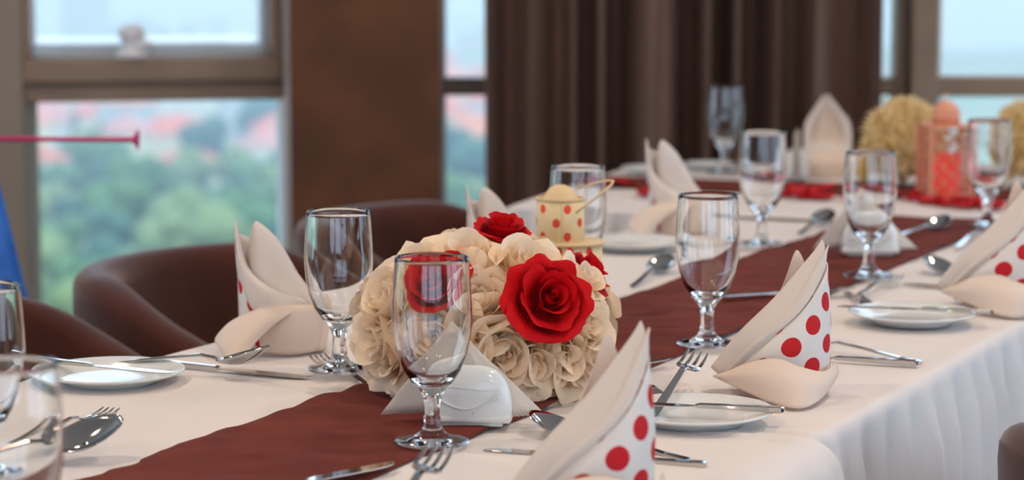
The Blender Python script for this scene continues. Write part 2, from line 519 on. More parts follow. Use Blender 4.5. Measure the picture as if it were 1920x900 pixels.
def runner_fn(s, t):
    v = -1.322 + (0.243) * s
    u = 0.95 + (u_end(v, N0 + .03) - 0.95) * t
    z = 0.0072 + 0.0024 * vnoise(u * 14 + s * 3, s * 3, 21) + 0.0020 * vnoise(u * 30 - s * 5, s * 5, 22) + 0.0006 * vnoise(u * 60, s * 9, 25)
    e = min(s, 1 - s)
    z -= 0.0020 * (1 - sm(0, .05, e))
    v += 0.0022 * vnoise(u * 9, s, 23)
    return tuple(uv2w(u, v, z))
rn = mk('table_runner', grid(runner_fn, 26, 330), M_RUNNER, solid=.0012)
tag(rn, 'long crinkled dark brown runner down the middle of the white table', 'table runner')

# ------------------------------------------------------------------ head table across the far end
def hw(wc, n, z=0.0): return HW * wc + HN * n + Vector((0, 0, TZ + z))
W0, W1 = -1.41, 2.2
c = hw((W0 + W1) / 2, (N0 + N1_) / 2); c.z = 0
t = thing('banquet_table', 'banquet table under the far white cloth before the curtain', 'table', c, RZ_H)
L = (W1 - W0) / 2 - .02; Wd = (N1_ - N0) / 2 - .02
mk('tabletop', box(-L, L, -Wd + .02, Wd, TZ - .035, TZ - .006), M_WOODLEG, t, smooth=False)
for sx in (-1, 1):
    for sy in (-1, 1):
        mk('leg', box(sx * (L - .08) - .02, sx * (L - .08) + .02, sy * (Wd - .08) - .02, sy * (Wd - .08) + .02, 0, TZ - .036), M_WOODLEG, t, smooth=False)
def wm(n=N0):     # where the main table's left edge meets the head table
    u = u_end(VL); p = U * u + V * VL; return p.dot(HW)
def head_cloth():
    vs, fs = [], []
    def add(fn, nu, nv):
        v, f = grid(fn, nu, nv); return v, f
    top = add(lambda s, t: hw(W0 + (W1 - W0) * s, N0 - .03 + (N1_ - N0 + .03) * t, .006 + .0012 * vnoise(s * 22, t * 5, 31) - .002 * (1 - sm(0, .04, t))), 90, 20)
    we = wm() - .03
    front = add(lambda s, t: hw(W0 + (we - W0) * s, N0 - .03 - .018 * sm(0, .2, t) * (1 + math.sin(s * 40)) , .004 - .62 * t), 50, 8)
    left = add(lambda s, t: hw(W0 - .018 * sm(0, .2, t) * (1 + math.sin(s * 34)), N0 - .03 + (N1_ - N0 + .03) * s, .004 - .62 * t), 30, 8)
    back = add(lambda s, t: hw(W0 + (W1 - W0) * s, N1_ + .018 * sm(0, .2, t) * (1 + math.sin(s * 120)), .004 - .62 * t), 120, 8)
    return cat_(top, front, left, back)
hc = mk('tablecloth', head_cloth(), M_CLOTH)
tag(hc, 'white tablecloth on the far crosswise table below the curtain', 'tablecloth')
nm = (N0 + N1_) / 2 + .02
hr = mk('table_runner', grid(lambda s, t: hw(W0 + .0 + (W1 - W0) * t, nm - .11 + .22 * s, .0095 + .001 * vnoise(t * 40, s * 4, 41)), 8, 120), M_RUNNER, solid=.001)
tag(hr, 'dark brown runner along the far crosswise table', 'table runner')

# ------------------------------------------------------------------ chairs
def make_chair():
    t = thing('tub_chair', 'x', 'chair', group='brown tub chairs')
    def path(s, off):
        a = abs(s); sg = 1 if s >= 0 else -1
        if a < .6:
            an = a / .6 * math.pi / 2
            x = -.03 - (.27 - off) * math.cos(an); y = (.31 - off) * math.sin(an)
        else:
            x = -.03 + (a - .6) / .4 * .30; y = .31 - off - .012 * sm(.6, 1, a)
        return x, sg * y
    N = 64
    vs, fs = [], []
    for i in range(N + 1):
        s = -1 + 2 * i / N
        h = .765 - .155 * sm(.34, .98, abs(s))
        pr = [(.03, .13), (.02, .32), (-.004, h - .05), (-.004, h - .022), (.008, h - .006), (.03, h), (.055, h - .004), (.07, h - .02), (.076, h - .05), (.095, .42), (.1, .34)]
        for off, z in pr:
            x, y = path(s, off); vs.append((x, y, z))
    m = 11
    for i in range(N):
        for k in range(m - 1): fs.append((i * m + k, (i + 1) * m + k, (i + 1) * m + k + 1, i * m + k + 1))
        fs.append((i * m + m - 1, (i + 1) * m + m - 1, (i + 1) * m, i * m))
    fs.append(tuple(range(m))); fs.append(tuple(N * m + k for k in range(m))[::-1])
    mk('backrest', (vs, fs), M_BROWNV, t, sub=1)
    mk('seat', box(-.2, .29, -.215, .215, .20, .445), M_BROWNV, t, bevel=.035)
    for sx, sy in ((-.2, -.2), (-.2, .2), (.22, -.22), (.22, .22)):
        mk('leg', tube([(sx, sy, 0), (sx, sy, .22)], [.013, .02]), M_WOODLEG, t)
    return t
chair = make_chair()
def chair_at(u, v, rz, label, first=False):
    p = U * u + V * v
    if first:
        chair.location = (p.x, p.y, 0); chair.rotation_euler = (0, 0, rz); chair['label'] = label
    else: dup(chair, (p.x, p.y, 0), rz, label, 'brown tub chairs')
chair_at(2.50, -1.97, RZ_V + R(4), 'brown velvet tub chair cut off by the left picture edge behind the side plate', True)
chair_at(3.16, -1.96, RZ_V + R(4), 'brown velvet tub chair with rounded back before the left window')
chair_at(3.86, -1.99, RZ_V + R(4), 'brown velvet tub chair at the foot of the brown pillar')
dup(chair, (.826, 2.43, 0), R(48), 'brown chair at the lower right corner beside the hanging cloth', 'brown tub chairs')

# ------------------------------------------------------------------ goblets
def make_goblet():
    out = [(0, 0), (.030, 0.0), (.0368, .0006), (.0375, .0018), (.0368, .0028), (.030, .0042), (.019, .0068), (.0125, .0105), (.0092, .017), (.0078, .027), (.0078, .038), (.0088, .045), (.0125, .0515), (.020, .060), (.0285, .073), (.0345, .089), (.0382, .107), (.0396, .124), (.0393, .140), (.0382, .160), (.0367, .1800), (.0363, .1845), (.0358, .1850),
           (.0352, .1845), (.0356, .180), (.0370, .160), (.0381, .140), (.0383, .124), (.0368, .108), (.0330, .091), (.0268, .0765), (.018, .0655), (.009, .0605), (0, .0595)]
    o = mk('wine_goblet', lathe(out, 48), M_GLASS)
    return o
g0 = make_goblet()
GOB = [((811, 845), 'clear stemmed goblet nearest the camera, in front of the napkin holder'),
       ((637, 707), 'clear stemmed goblet left of the rose centrepiece beside a folded napkin'),
       ((1325, 658), 'clear stemmed goblet on the runner edge right of the rose centrepiece'),
       ((1628, 528), 'clear stemmed goblet in front of the blurred second napkin holder'),
       ((1428, 468), 'clear stemmed goblet at the far left edge of the runner, by the long spoon'),
       ((1083, 572), 'clear stemmed goblet behind the dotted paper box'),
       ((1850, 432), 'clear stemmed goblet before the pink lantern'),
       ((-28, 930), 'clear stemmed goblet cut off by the left picture edge, rim below the blue cone'),
       ((27, 1158), 'blurred clear goblet at the lower left corner, lower than its neighbour'),
       ((1358, 334), 'clear stemmed goblet on the far table before the curtain')]
for i, (p, lab) in enumerate(GOB):
    q = T(*p); q.z = TZ + .0085
    if lab.startswith('clear stemmed goblet on the far'): q.z += .003
    o = g0 if i == 0 else g0.copy()
    if i: C.objects.link(o)
    o.location = q; o.rotation_euler = (0, 0, i * .4)
    tag(o, lab, 'goblet', 'stemmed goblets')

# ------------------------------------------------------------------ plates
def make_plate():
    return mk('side_plate', lathe([(0, .002), (.046, .002), (.048, 0), (.052, 0), (.054, .003), (.070, .0085), (.0825, .0128), (.0838, .0142), (.083, .0152), (.0815, .0150), (.070, .0118), (.059, .0082), (.055, .0058), (.050, .0050), (0, .0048)], 64), M_CERAMIC)
pl0 = make_plate()
for i, (p, lab) in enumerate((((209, 722), 'white side plate at the left holding a butter knife'),
                              ((1300, 797), 'white side plate behind the front dotted napkin'),
                              ((1710, 609), 'white side plate at the right before the edge napkin'),
                              ((1186, 470), 'blurred white side plate behind the paper box'))):
    q = T(*p); q.z = TZ + .0035
    o = pl0 if i == 0 else pl0.copy()
    if i: C.objects.link(o)
    o.location = q
    tag(o, lab, 'plate', 'white side plates')

# ------------------------------------------------------------------ cutlery
def make_knife():
    t = thing('table_knife', 'x', 'knife')
    mk('handle', strip([0, .003, .03, .07, .098, .104], [.0040, .0050, .0048, .0042, .0040, .0030], [.0006, 0, 0, .0006, .0010, .0016], [.0055, .0072, .0068, .0058, .005, .003]), M_STEEL, t, smooth=False, bevel=.0012)
    xs = [.100, .108, .115, .13, .16, .19, .205, .215, .221, .225]
    ws = [.0028, .0028, .0055, .0075, .0085, .0085, .0078, .006, .0038, .001]
    ys = [0, 0, .001, .002, .0022, .0022, .0028, .004, .0055, .0076]
    mk('blade', strip(xs, ws, [.002] * 10, .0014, ys), M_STEEL, t, smooth=False, bevel=.0004)
    return t
def make_spoon():
    t = thing('table_spoon', 'x', 'spoon')
    mk('handle', strip([0, .004, .03, .08, .12, .135, .142], [.004, .0052, .0046, .0034, .003, .0034, .0042], [.0, .0, .0015, .007, .0105, .0080, .0062], [.0022, .0026, .0026, .0026, .0026, .0022, .0018]), M_STEEL, t, smooth=False, bevel=.0008)
    v, f = [], []
    NR_, NP = 8, 28
    for i in range(NR_ + 1):
        s = i / NR_
        for k in range(NP):
            a = 2 * math.pi * k / NP
            eg = 1 + .12 * math.cos(a)
            x = .170 + .0315 * s * math.cos(a) - .003 * (1 - s); y = .0205 * s * math.sin(a) * (1.06 - .14 * math.cos(a))
            z = .0030 + .0098 * s * s + (.0085 * math.cos(a) + .0015) * s
            v.append((x, y, z))
    for i in range(NR_):
        for k in range(NP):
            k2 = (k + 1) % NP
            f.append((i * NP + k, (i + 1) * NP + k, (i + 1) * NP + k2, i * NP + k2))
    mk('bowl', (v, f), M_STEEL, t, solid=.0011, offset=1)
    return t
def make_fork():
    t = thing('table_fork', 'x', 'fork')
    mk('handle', strip([0, .004, .03, .08, .115, .126], [.004, .0052, .0046, .0034, .0030, .0036], [0, 0, .0015, .007, .011, .0105], [.0022, .0026, .0026, .0026, .0026, .0022]), M_STEEL, t, smooth=False, bevel=.0008)
    prts = [strip([.124, .132, .140, .148, .153], [.0034, .0066, .0100, .0113, .0116], [.0108, .0085, .0058, .0040, .0034], .0018)]
    for k in range(4):
        y = (k - 1.5) * .0066
        prts.append(strip([.150, .160, .172, .184, .192, .1955], [.0020, .0017, .0016, .0014, .001, .0004], [.0036, .0028, .0030, .0048, .0072, .0084], [.0018, .0018, .0017, .0016, .0014, .001], [y, y, y, y, y * .98, y * .97]))
    mk('tines', cat_(*prts), M_STEEL, t, smooth=False, bevel=.0004)
    return t
PROTO = {'knife': make_knife(), 'spoon': make_spoon(), 'fork': make_fork()}
USED = set()
LEN = {'knife': .225, 'spoon': .2, 'fork': .1955}
def cutlery(kind, tip, tail, label, dz=.0022, anchor='tip', sc_=1.0, pitch=0.0, flip=False, roll=0.0):
    """tip and tail are spots on the table plane; anchored at the tip"""
    a, b = T(*tip), T(*tail)
    d = (a - b).normalized()
    loc = a - d * LEN[kind] * sc_ if anchor == 'tip' else b
    rz = math.atan2(d.y, d.x)
    o = PROTO[kind]
    if kind in USED: o = copy_tree(o)
    USED.add(kind)
    o.location = (loc.x, loc.y, TZ + dz); o.rotation_euler = (roll, pitch, rz); o.scale = (sc_,) * 3
    o['label'] = label; o['group'] = {'knife': 'table knives', 'spoon': 'table spoons', 'fork': 'table forks'}[kind]
    return o
on = .0095
# left, front setting
cutlery('spoon', (226, 862), (-60, 902), 'shiny spoon at the lower left reflecting an orange lamp', roll=R(14), pitch=R(-4), sc_=1.15)
cutlery('fork', (210, 783), (60, 836), 'fork with tines pointing to the side plate, beside the shiny left spoon')
# left, second setting
cutlery('knife', (577, 716), (300, 688), 'table knife lying under a spoon before the left napkin')
cutlery('spoon', (508, 716), (290, 704), 'spoon resting across the knife before the left napkin', dz=.010, pitch=R(-2.0), sc_=1.08)
cutlery('fork', (594, 680), (700, 735), 'fork behind the foot of the left goblet')
cutlery('knife', (322, 736), (20, 704), 'butter knife lying across the left side plate', dz=.019, sc_=.9)
# left, far settings
cutlery('spoon', (1250, 508), (1150, 560), 'spoon at the left runner edge pointing away from the rose ball')
cutlery('spoon', (1552, 418), (1440, 468), 'far spoon along the runner between goblets')
# right, front setting
cutlery('fork', (826, 944), (752, 1016), 'fork shining orange at the foot of the front goblet', dz=on + .006, roll=R(14), pitch=R(-8), sc_=1.15)
cutlery('knife', (748, 892), (560, 930), 'knife at the bottom edge beside the orange-lit fork', dz=on)
cutlery('spoon', (998, 816), (1300, 870), 'spoon whose tip peeks out left of the front dotted napkin')
cutlery('knife', (912, 850), (1340, 885), 'table knife passing under the front dotted napkin')
cutlery('knife', (1130, 790), (1470, 808), 'butter knife lying across the plate behind the front napkin', dz=.019, sc_=.9, anchor='tail')
cutlery('fork', (1262, 774), (1180, 722), 'fork pointing to the plate behind the front napkin')
# right, second setting
cutlery('fork', (1306, 728), (1202, 814), 'upright-lit fork beside the foot of the right goblet', dz=.008, roll=R(16), pitch=R(-7), sc_=1.12)
cutlery('knife', (1262, 690), (1130, 712), 'knife at the right runner edge crossing a fork', dz=on, sc_=.8)
cutlery('knife', (1390, 668), (1722, 690), 'table knife with copper-lit handle right of the middle dotted napkin', anchor='tail')
cutlery('spoon', (1400, 640), (1728, 684), 'spoon handle leaning beside the copper-lit knife', anchor='tail', dz=.002)
cutlery('knife', (1590, 604), (1862, 616), 'butter knife on the right side plate', dz=.019, sc_=.9, anchor='tail')
cutlery('fork', (1640, 592), (1570, 540), 'fork pointing to the right side plate')
# right, third setting
cutlery('fork', (1682, 533), (1590, 572), 'fork beside the foot of the goblet with the second holder', dz=.006)
cutlery('knife', (1610, 556), (1480, 566), 'dark knife by the goblet at the second holder', dz=on)
cutlery('spoon', (1742, 510), (1880, 548), 'spoon whose bowl shows left of the edge napkin')
cutlery('knife', (1695, 538), (1900, 550), 'knife whose blade shows left of the edge napkin')
cutlery('fork', (1845, 446), (1775, 480), 'far fork before the lantern goblet', dz=.006)
cutlery('spoon', (1775, 438), (1690, 455), 'dark spoon on the far right of the runner', dz=on)

# ------------------------------------------------------------------ folded napkins
def napkin_right(label, loc, rz, s=1.0):
    t = thing('folded_napkin', label, 'napkin', loc, rz, 'folded dotted napkins')
    sheet('dotted_front', [
        [(-.036, -.004, 0), (-.016, -.034, 0), (.02, -.046, 0), (.050, -.024, 0), (.059, .012, 0), (.045, .04, 0)],
        [(-.050, -.012, .020), (-.023, -.044, .040), (.02, -.050, .055), (.052, -.023, .07), (.059, .012, .075), (.044, .038, .075)],
        [(-.052, -.013, .028), (-.012, -.040, .064), (.024, -.038, .096), (.048, -.017, .128), (.055, .010, .142), (.043, .030, .140)]], M_DOT, t, sc_=s)
    sheet('collar', [
        [(-.056, -.012, .012), (-.016, -.040, .060), (.02, -.038, .092), (.046, -.014, .130), (.052, .003, .160)],
        [(-.072, -.006, .024), (-.046, -.020, .060), (-.006, -.018, .099), (.032, -.004, .141), (.050, .008, .1675)],
        [(-.071, .010, .024), (-.042, .0, .064), (-.002, .0, .104), (.032, .004, .144), (.050, .008, .165)],
        [(-.060, .02, .02), (-.028, .016, .056), (.012, .012, .094), (.040, .01, .134), (.051, .010, .158)]], M_NAP, t, sc_=s)
    sheet('second_fold', [
        [(-.052, -.014, .014), (-.012, -.0415, .064), (.024, -.039, .098), (.048, -.016, .134), (.0535, -.002, .156)],
        [(-.062, -.016, .019), (-.030, -.038, .058), (.010, -.036, .095), (.041, -.016, .138), (.0555, .0, .1625)],
        [(-.060, -.004, .021), (-.028, -.020, .062), (.012, -.018, .100), (.041, -.007, .141), (.0555, .004, .1610)]], M_NAP, t, sc_=s)
    sheet('back_tip', [
        [(-.05, .03, .0), (-.02, .046, 0), (.02, .05, 0), (.045, .038, 0)],
        [(-.040, .03, .03), (-.012, .038, .055), (.016, .038, .07), (.043, .030, .075)],
        [(.0, .03, .09), (.012, .03, .120), (.023, .026, .1535), (.036, .024, .130)]], M_NAPC, t, sc_=s)
    sheet('cuff', [
        [(-.056, -.020, .024), (-.036, -.054, .040), (-.006, -.064, .046), (.022, -.066, .036), (.046, -.052, .030), (.064, -.014, .034)],
        [(-.072, -.024, .020), (-.046, -.064, .028), (-.012, -.088, .030), (.020, -.094, .024), (.048, -.066, .020), (.066, -.016, .022)],
        [(-.071, -.022, .018), (-.050, -.058, .013), (-.012, -.100, .003), (.016, -.112, .0008), (.040, -.078, .005), (.061, -.022, .012)]], M_NAPC, t, sc_=s)
    return t
def on_table(px, py, z=.0035):
    q = T(px, py); q.z = TZ + z; return q
napkin_right('red-dotted folded napkin standing between two place settings in the middle right', on_table(1456, 736), R(0))
napkin_right('red-dotted folded napkin at the bottom edge, largest and nearest', on_table(1104, 972, .007), R(14), .98)
napkin_right('red-dotted folded napkin cut off by the right picture edge', on_table(1868, 575), R(-6), 1.1)

def napkin_left(label, loc, rz, s=1.0):
    t = thing('folded_napkin', label, 'napkin', loc, rz, 'folded dotted napkins')
    sheet('dotted_side', [
        [(-.034, .02, .0), (-.034, .0, 0), (-.022, -.014, 0), (.0, -.018, 0)],
        [(-.040, .02, .05), (-.041, -.004, .05), (-.030, -.022, .05), (-.006, -.026, .045)],
        [(-.045, .012, .14), (-.047, .0, .150), (-.040, -.014, .105), (-.014, -.028, .072)]], M_DOT, t, sc_=s)
    sheet('front_petal', [
        [(-.036, -.014, .070), (-.018, -.036, .048), (.014, -.044, .040), (.050, -.020, .030)],
        [(-.044, -.010, .100), (-.026, -.030, .072), (.010, -.040, .058), (.052, -.016, .044)],
        [(-.0475, .0, .155), (-.036, -.018, .104), (-.004, -.032, .076), (.040, -.020, .060)],
        [(-.045, .003, .150), (-.030, -.008, .100), (.002, -.016, .074), (.036, -.008, .062)]], M_NAP, t, sc_=s)
    sheet('tall_petal', [
        [(-.040, .010, .05), (-.016, -.010, .05), (.02, -.018, .045), (.054, .0, .03)],
        [(-.036, .012, .10), (-.020, -.008, .095), (.008, -.004, .085), (.046, .004, .060)],
        [(-.027, .010, .145), (-.021, -.004, .145), (.0, .004, .128), (.024, .010, .092)],
        [(-.024, .012, .152), (-.018, .006, .154), (.004, .012, .132), (.028, .016, .090)]], M_NAP, t, sc_=s)
    sheet('inner_fold', [
        [(-.02, .004, .06), (.006, -.004, .055), (.034, -.004, .05), (.056, .01, .035)],
        [(-.018, .008, .10), (.004, .004, .095), (.026, .006, .08), (.05, .012, .055)],
        [(-.016, .012, .13), (.004, .012, .122), (.022, .014, .098), (.044, .016, .068)]], M_NAPC, t, sc_=s)
    sheet('back_wall', [
        [(-.045, .02, 0), (-.01, .045, 0), (.03, .045, 0), (.056, .02, 0)],
        [(-.046, .016, .08), (-.012, .034, .07), (.026, .036, .055), (.056, .02, .04)],
        [(-.044, .010, .14), (-.014, .024, .125), (.02, .028, .092), (.052, .022, .05)]], M_NAP, t, sc_=s)
    sheet('rolled_base', [
        [(-.012, -.046, 0), (.022, -.054, 0), (.050, -.034, 0), (.058, .004, 0), (.046, .03, 0)],
        [(-.014, -.052, .026), (.022, -.060, .026), (.055, -.036, .024), (.062, .004, .024), (.05, .03, .024)],
        [(-.018, -.046, .050), (.018, -.052, .054), (.048, -.032, .050), (.056, .004, .048), (.048, .03, .045)],
        [(-.016, -.034, .055), (.016, -.038, .058), (.04, -.024, .056), (.048, .004, .052), (.044, .024, .05)]], M_NAPC, t, sc_=s)
    sheet('drooping_flap', [
        [(-.034, -.034, .046), (-.016, -.050, .054), (.010, -.056, .056), (.028, -.054, .052)],
        [(-.052, -.044, .036), (-.034, -.064, .042), (-.008, -.076, .042), (.008, -.070, .040)],
        [(-.066, -.054, .020), (-.054, -.078, .018), (-.034, -.094, .016), (-.016, -.084, .018)],
        [(-.063, -.058, .012), (-.053, -.084, .006), (-.040, -.106, .001), (-.026, -.098, .001)]], M_NAPC, t, sc_=s)
    sheet('side_roll', [
        [(.044, -.03, 0), (.058, -.026, 0), (.064, -.006, 0), (.054, .008, 0)],
        [(.046, -.032, .03), (.062, -.028, .036), (.068, -.006, .036), (.056, .008, .03)],
        [(.044, -.026, .05), (.054, -.022, .058), (.06, -.004, .056), (.052, .006, .05)]], M_NAPC, t, sc_=s)
    return t
napkin_left('pale folded napkin standing left of the goblet beside the rose ball', on_table(515, 656), 0)
napkin_left('blurred folded napkin behind the rose ball, mostly hidden', on_table(938, 562), R(6), 1.0)
napkin_left('blurred folded napkin with one red dot before the curtain', on_table(1262, 440), R(-14), 1.02)

def napkin_far(label, loc, rz):
    t = thing('folded_napkin', label, 'napkin', loc, rz, 'folded dotted napkins')
    sheet('dotted_back', [
        [(-.045, -.02, 0), (-.02, .02, 0), (.02, .02, 0), (.045, -.02, 0)],
        [(-.048, -.016, .06), (-.02, .02, .06), (.02, .02, .06), (.048, -.016, .06)],
        [(-.046, -.01, .10), (-.02, .014, .14), (.014, .014, .145), (.044, -.01, .10)]], M_DOT, t)
    sheet('outer_hood', [
        [(-.050, -.02, .02), (-.03, -.05, .03), (.03, -.05, .03), (.050, -.02, .02)],
        [(-.050, -.018, .10), (-.03, -.02, .06), (.03, -.02, .06), (.050, -.018, .10)],
        [(-.030, -.004, .135), (-.012, .012, .10), (.012, .012, .10), (.030, -.004, .135)],
        [(-.003, .006, .170), (-.001, .012, .16), (.001, .012, .16), (.003, .006, .170)]], M_NAP, t)
    sheet('inner_hood', [
        [(-.03, -.022, .03), (-.012, -.03, .03), (.012, -.03, .03), (.03, -.022, .03)],
        [(-.028, -.014, .08), (-.01, -.004, .07), (.01, -.004, .07), (.028, -.014, .08)],
        [(-.002, .0, .135), (-.001, .004, .13), (.001, .004, .13), (.002, .0, .135)]], M_NAPC, t)
    sheet('cuff', [
        [(-.056, -.02, .04), (-.03, -.058, .05), (.03, -.058, .05), (.056, -.02, .04)],
        [(-.075, -.03, .03), (-.035, -.078, .03), (.035, -.078, .03), (.075, -.03, .03)],
        [(-.075, -.03, .004), (-.035, -.075, .0), (.035, -.075, .0), (.075, -.03, .004)]], M_NAPC, t)
    return t
napkin_far('upright pointed napkin on the far table before the curtain', on_table(1548, 333, .009), R(2))

# ------------------------------------------------------------------ napkin holders
def make_holder():
    t = thing('napkin_holder', 'x', 'napkin holder', group='ceramic napkin holders')
    def arch(y, bulge):
        def fn(s, tt):
            a = math.pi * s
            ex = .044 * abs(math.cos(a)) ** .75 * (1 if math.cos(a) > 0 else -1)
            ez = .010 + .060 * math.sin(a) ** .85
            x = ex * tt; z = .010 + (ez - .010) * tt
            if tt == 0: z = .010
            return (-x, y + bulge * (1 - tt ** 3) , z)
        return grid(fn, 36, 8)
    # solid arch plates with a rounded, bellied face
    for sgn, nm_ in ((-1, 'front_plate'), (1, 'rear_plate')):
        v, f = [], []
        NA, NT = 40, 8
        for k in range(NA + 1):
            a = math.pi * k / NA
            ex = math.copysign(abs(math.cos(a)) ** .62, math.cos(a)) * .045
            ez = .052 * max(math.sin(a), 0) ** .8
            for j in range(NT + 1):
                q = j / NT
                rr = max(0, math.cos(q * math.pi / 2)) ** .45 if j < NT else 0.0
                dy = .010 + .014 * math.sin(q * math.pi / 2)
                v.append((ex * rr, sgn * dy, .010 + ez * rr))
            v.append((ex, sgn * .007, .010 + ez))
        m = NT + 2
        for k in range(NA):
            for j in range(NT): f.append((k * m + j, (k + 1) * m + j, (k + 1) * m + j + 1, k * m + j + 1))
            f.append((k * m + NT + 1, (k + 1) * m + NT + 1, (k + 1) * m, k * m))
        pl = mk(nm_, (v, f), M_CERAMIC, t)
        if sgn < 0:
            # raised swirl lines on the belly
            def on_face(x, z):
                return (x, -.0243, z)
            l1 = [on_face(-.034 + .068 * k / 24, .030 - .014 * math.sin(math.pi * k / 24) ** 1.3 + .006 * k / 24) for k in range(25)]
            l2 = [on_face(.006 + .028 * k / 20, .0145 + .016 * (k / 20) ** .8) for k in range(21)]
            l3 = [on_face(-.032 + .066 * k / 20, .040 + .0015 * math.sin(k * .3)) for k in range(21)]
            mk('raised_lines', cat_(tube(l1, .0010, 6), tube(l2, .0008, 6), tube(l3, .0006, 6)), M_CERAMIC, pl)
    mk('base', box(-.045, .045, -.024, .024, .004, .0125), M_CERAMIC, t, bevel=.003)
    mk('foot', box(-.036, .036, -.019, .019, 0, .005), M_CERAMIC, t, bevel=.0015)
    # fanned triangular paper napkins between the plates
    for k in range(9):
        y = -.0055 + .0014 * k
        sh = (k - 4) * .0035; hh = .090 - .0020 * abs(k - 3)
        wv = .0035
        rows = []
        for j in range(7):
            q = j / 6
            z = .014 + hh * q
            half = .066 * (1 - q) ** .9 + .0015
            dx = sh * (1 - q) - .010 - .006 * q + .001 * k * (1 - q)
            rows.append([(dx + half * s2, y + .0012 * math.sin(9 * s2 + k) * (1 - q), z - .006 * (1 - q) * abs(s2) ** 3) for s2 in (-1, -.5, 0, .5, 1)])
        o = sheet('paper_napkin', rows, M_PAPER, t, 14, 10, .0007)
    return t
hold = make_holder()
hold['label'] = 'white ceramic napkin holder with paper napkins before the rose ball'
q = T(880, 808); hold.location = (q.x, q.y, TZ + .0085); hold.rotation_euler = (0, 0, R(-5))
q = T(1628, 487); dup(hold, (q.x, q.y, TZ + .0085), R(3), 'blurred white napkin holder with paper napkins in the middle of the runner')
q = T(1494, 344); dup(hold, (q.x, q.y, TZ + .012), R(80), 'white napkin holder seen end-on on the far table')

# ------------------------------------------------------------------ rose centrepiece
def petal_vf(Lp, Wp, a0, a1, r0, curl, seed, nu=10, nv=8, ruff=.0016):
    v, uvs = [], []
    for j in range(nv + 1):
        for i in range(nu + 1):
            s = -1 + 2 * i / nu
            t = j / nv * (1 - .20 * abs(s) ** 3 - .05 * math.cos(3 * s) * (seed % 2))
            n = 8; rho = r0; z = 0
            for k in range(n):
                tt = t * (k + .5) / n
                a = a0 + (a1 - a0) * sm(0, .75, tt) + curl * max(0, tt - .62) ** 2 * 7
                rho += math.sin(a) * Lp * t / n; z += math.cos(a) * Lp * t / n
            wp = Wp * (.28 + .72 * sm(0, .62, t)) 
            ph = s * wp / (max(rho, .004) * .55 + Wp * .45)
            rf = ruff * t * t * (vnoise(s * 2.0 + seed * 3.1, t * 2, seed) + .25 * vnoise(s * 6 + seed, t * 3, seed + 2))
            rho2 = rho + rf * 1.6
            v.append((rho2 * math.cos(ph), rho2 * math.sin(ph), z + rf * 1.5 - .10 * Lp * s * s * t))
            uvs.append((s * .5 + .5, t))
    f = []
    for j in range(nv):
        for i in range(nu):
            a = j * (nu + 1) + i; f.append((a, a + 1, a + nu + 2, a + nu + 1))
    return v, f, uvs
def rot_z(v, a): return [(x * math.cos(a) - y * math.sin(a), x * math.sin(a) + y * math.cos(a), z) for x, y, z in v]

def bud_mesh(material, n, seed, tight):
    V_, F_, UV_ = [], [], []
    for k in range(n):
        fr = k / max(n - 1, 1)
        v, f, uvs = petal_vf(.030 + .006 * fr, .016 + .013 * fr, R(4 + 22 * fr * tight), R(-4 + 20 * fr * tight), .0012 + .0085 * fr, .2 + .5 * fr, seed + k, 10, 7, ruff=.0008)
        v = rot_z(v, k * 2.4 + seed)
        o = len(V_); V_ += [(x, y, z + .006) for x, y, z in v]; F_ += [tuple(i + o for i in q) for q in f]; UV_ += uvs
    for prof in ([(0, .004), (.003, .008), (.0042, .016), (.0034, .024), (.0015, .028), (0, .0285)], [(0, -.002), (.012, .002), (.022, .009), (.031, .021)]):
        v, f = lathe(prof, 14); o = len(V_); V_ += v; F_ += [tuple(i + o for i in q) for q in f]; UV_ += [(.5, .3)] * len(v)
    me = bpy.data.meshes.new('rose'); me.from_pydata(V_, [], F_); me.update()
    me.polygons.foreach_set('use_smooth', [True] * len(me.polygons))
    ul = me.uv_layers.new(name='UVMap')
    for lp in me.loops: ul.data[lp.index].uv = UV_[lp.vertex_index]
    me.materials.append(material)
    return me
def one_petal_mesh(material, vfu):
    v, f, uvs = vfu
    me = bpy.data.meshes.new('petal'); me.from_pydata(v, [], f); me.update()
    me.polygons.foreach_set('use_smooth', [True] * len(me.polygons))
    ul = me.uv_layers.new(name='UVMap')
    for lp in me.loops: ul.data[lp.index].uv = uvs[lp.vertex_index]
    me.materials.append(material)
    return me
def rose_kit(material, seed, peony=False):
    kit = {'bud': bud_mesh(material, 9 if peony else 7, seed, 1.0 if peony else .85), 'pet': []}
    for k in range(4):
        kit['pet'].append((one_petal_mesh(material, petal_vf(.040, .030, R(62), R(14 + 3 * k), .004, 1.2, seed + 20 + k, 16, 9, ruff=.003)), k * math.pi / 2 + .3))
    for k in range(6):
        kit['pet'].append((one_petal_mesh(material, petal_vf(.047, .034, R(82), R(34 + 4 * (k % 3)), .004, 1.7, seed + 30 + k, 18, 9, ruff=.004)), k * math.pi / 3 + .1 * k))
    return kit
KITS = [rose_kit(M_CREAM, 1), rose_kit(M_CREAM, 11, True), rose_kit(M_CREAM, 23, True)]
KRED = [rose_kit(M_RED, 5), rose_kit(M_RED, 17)]

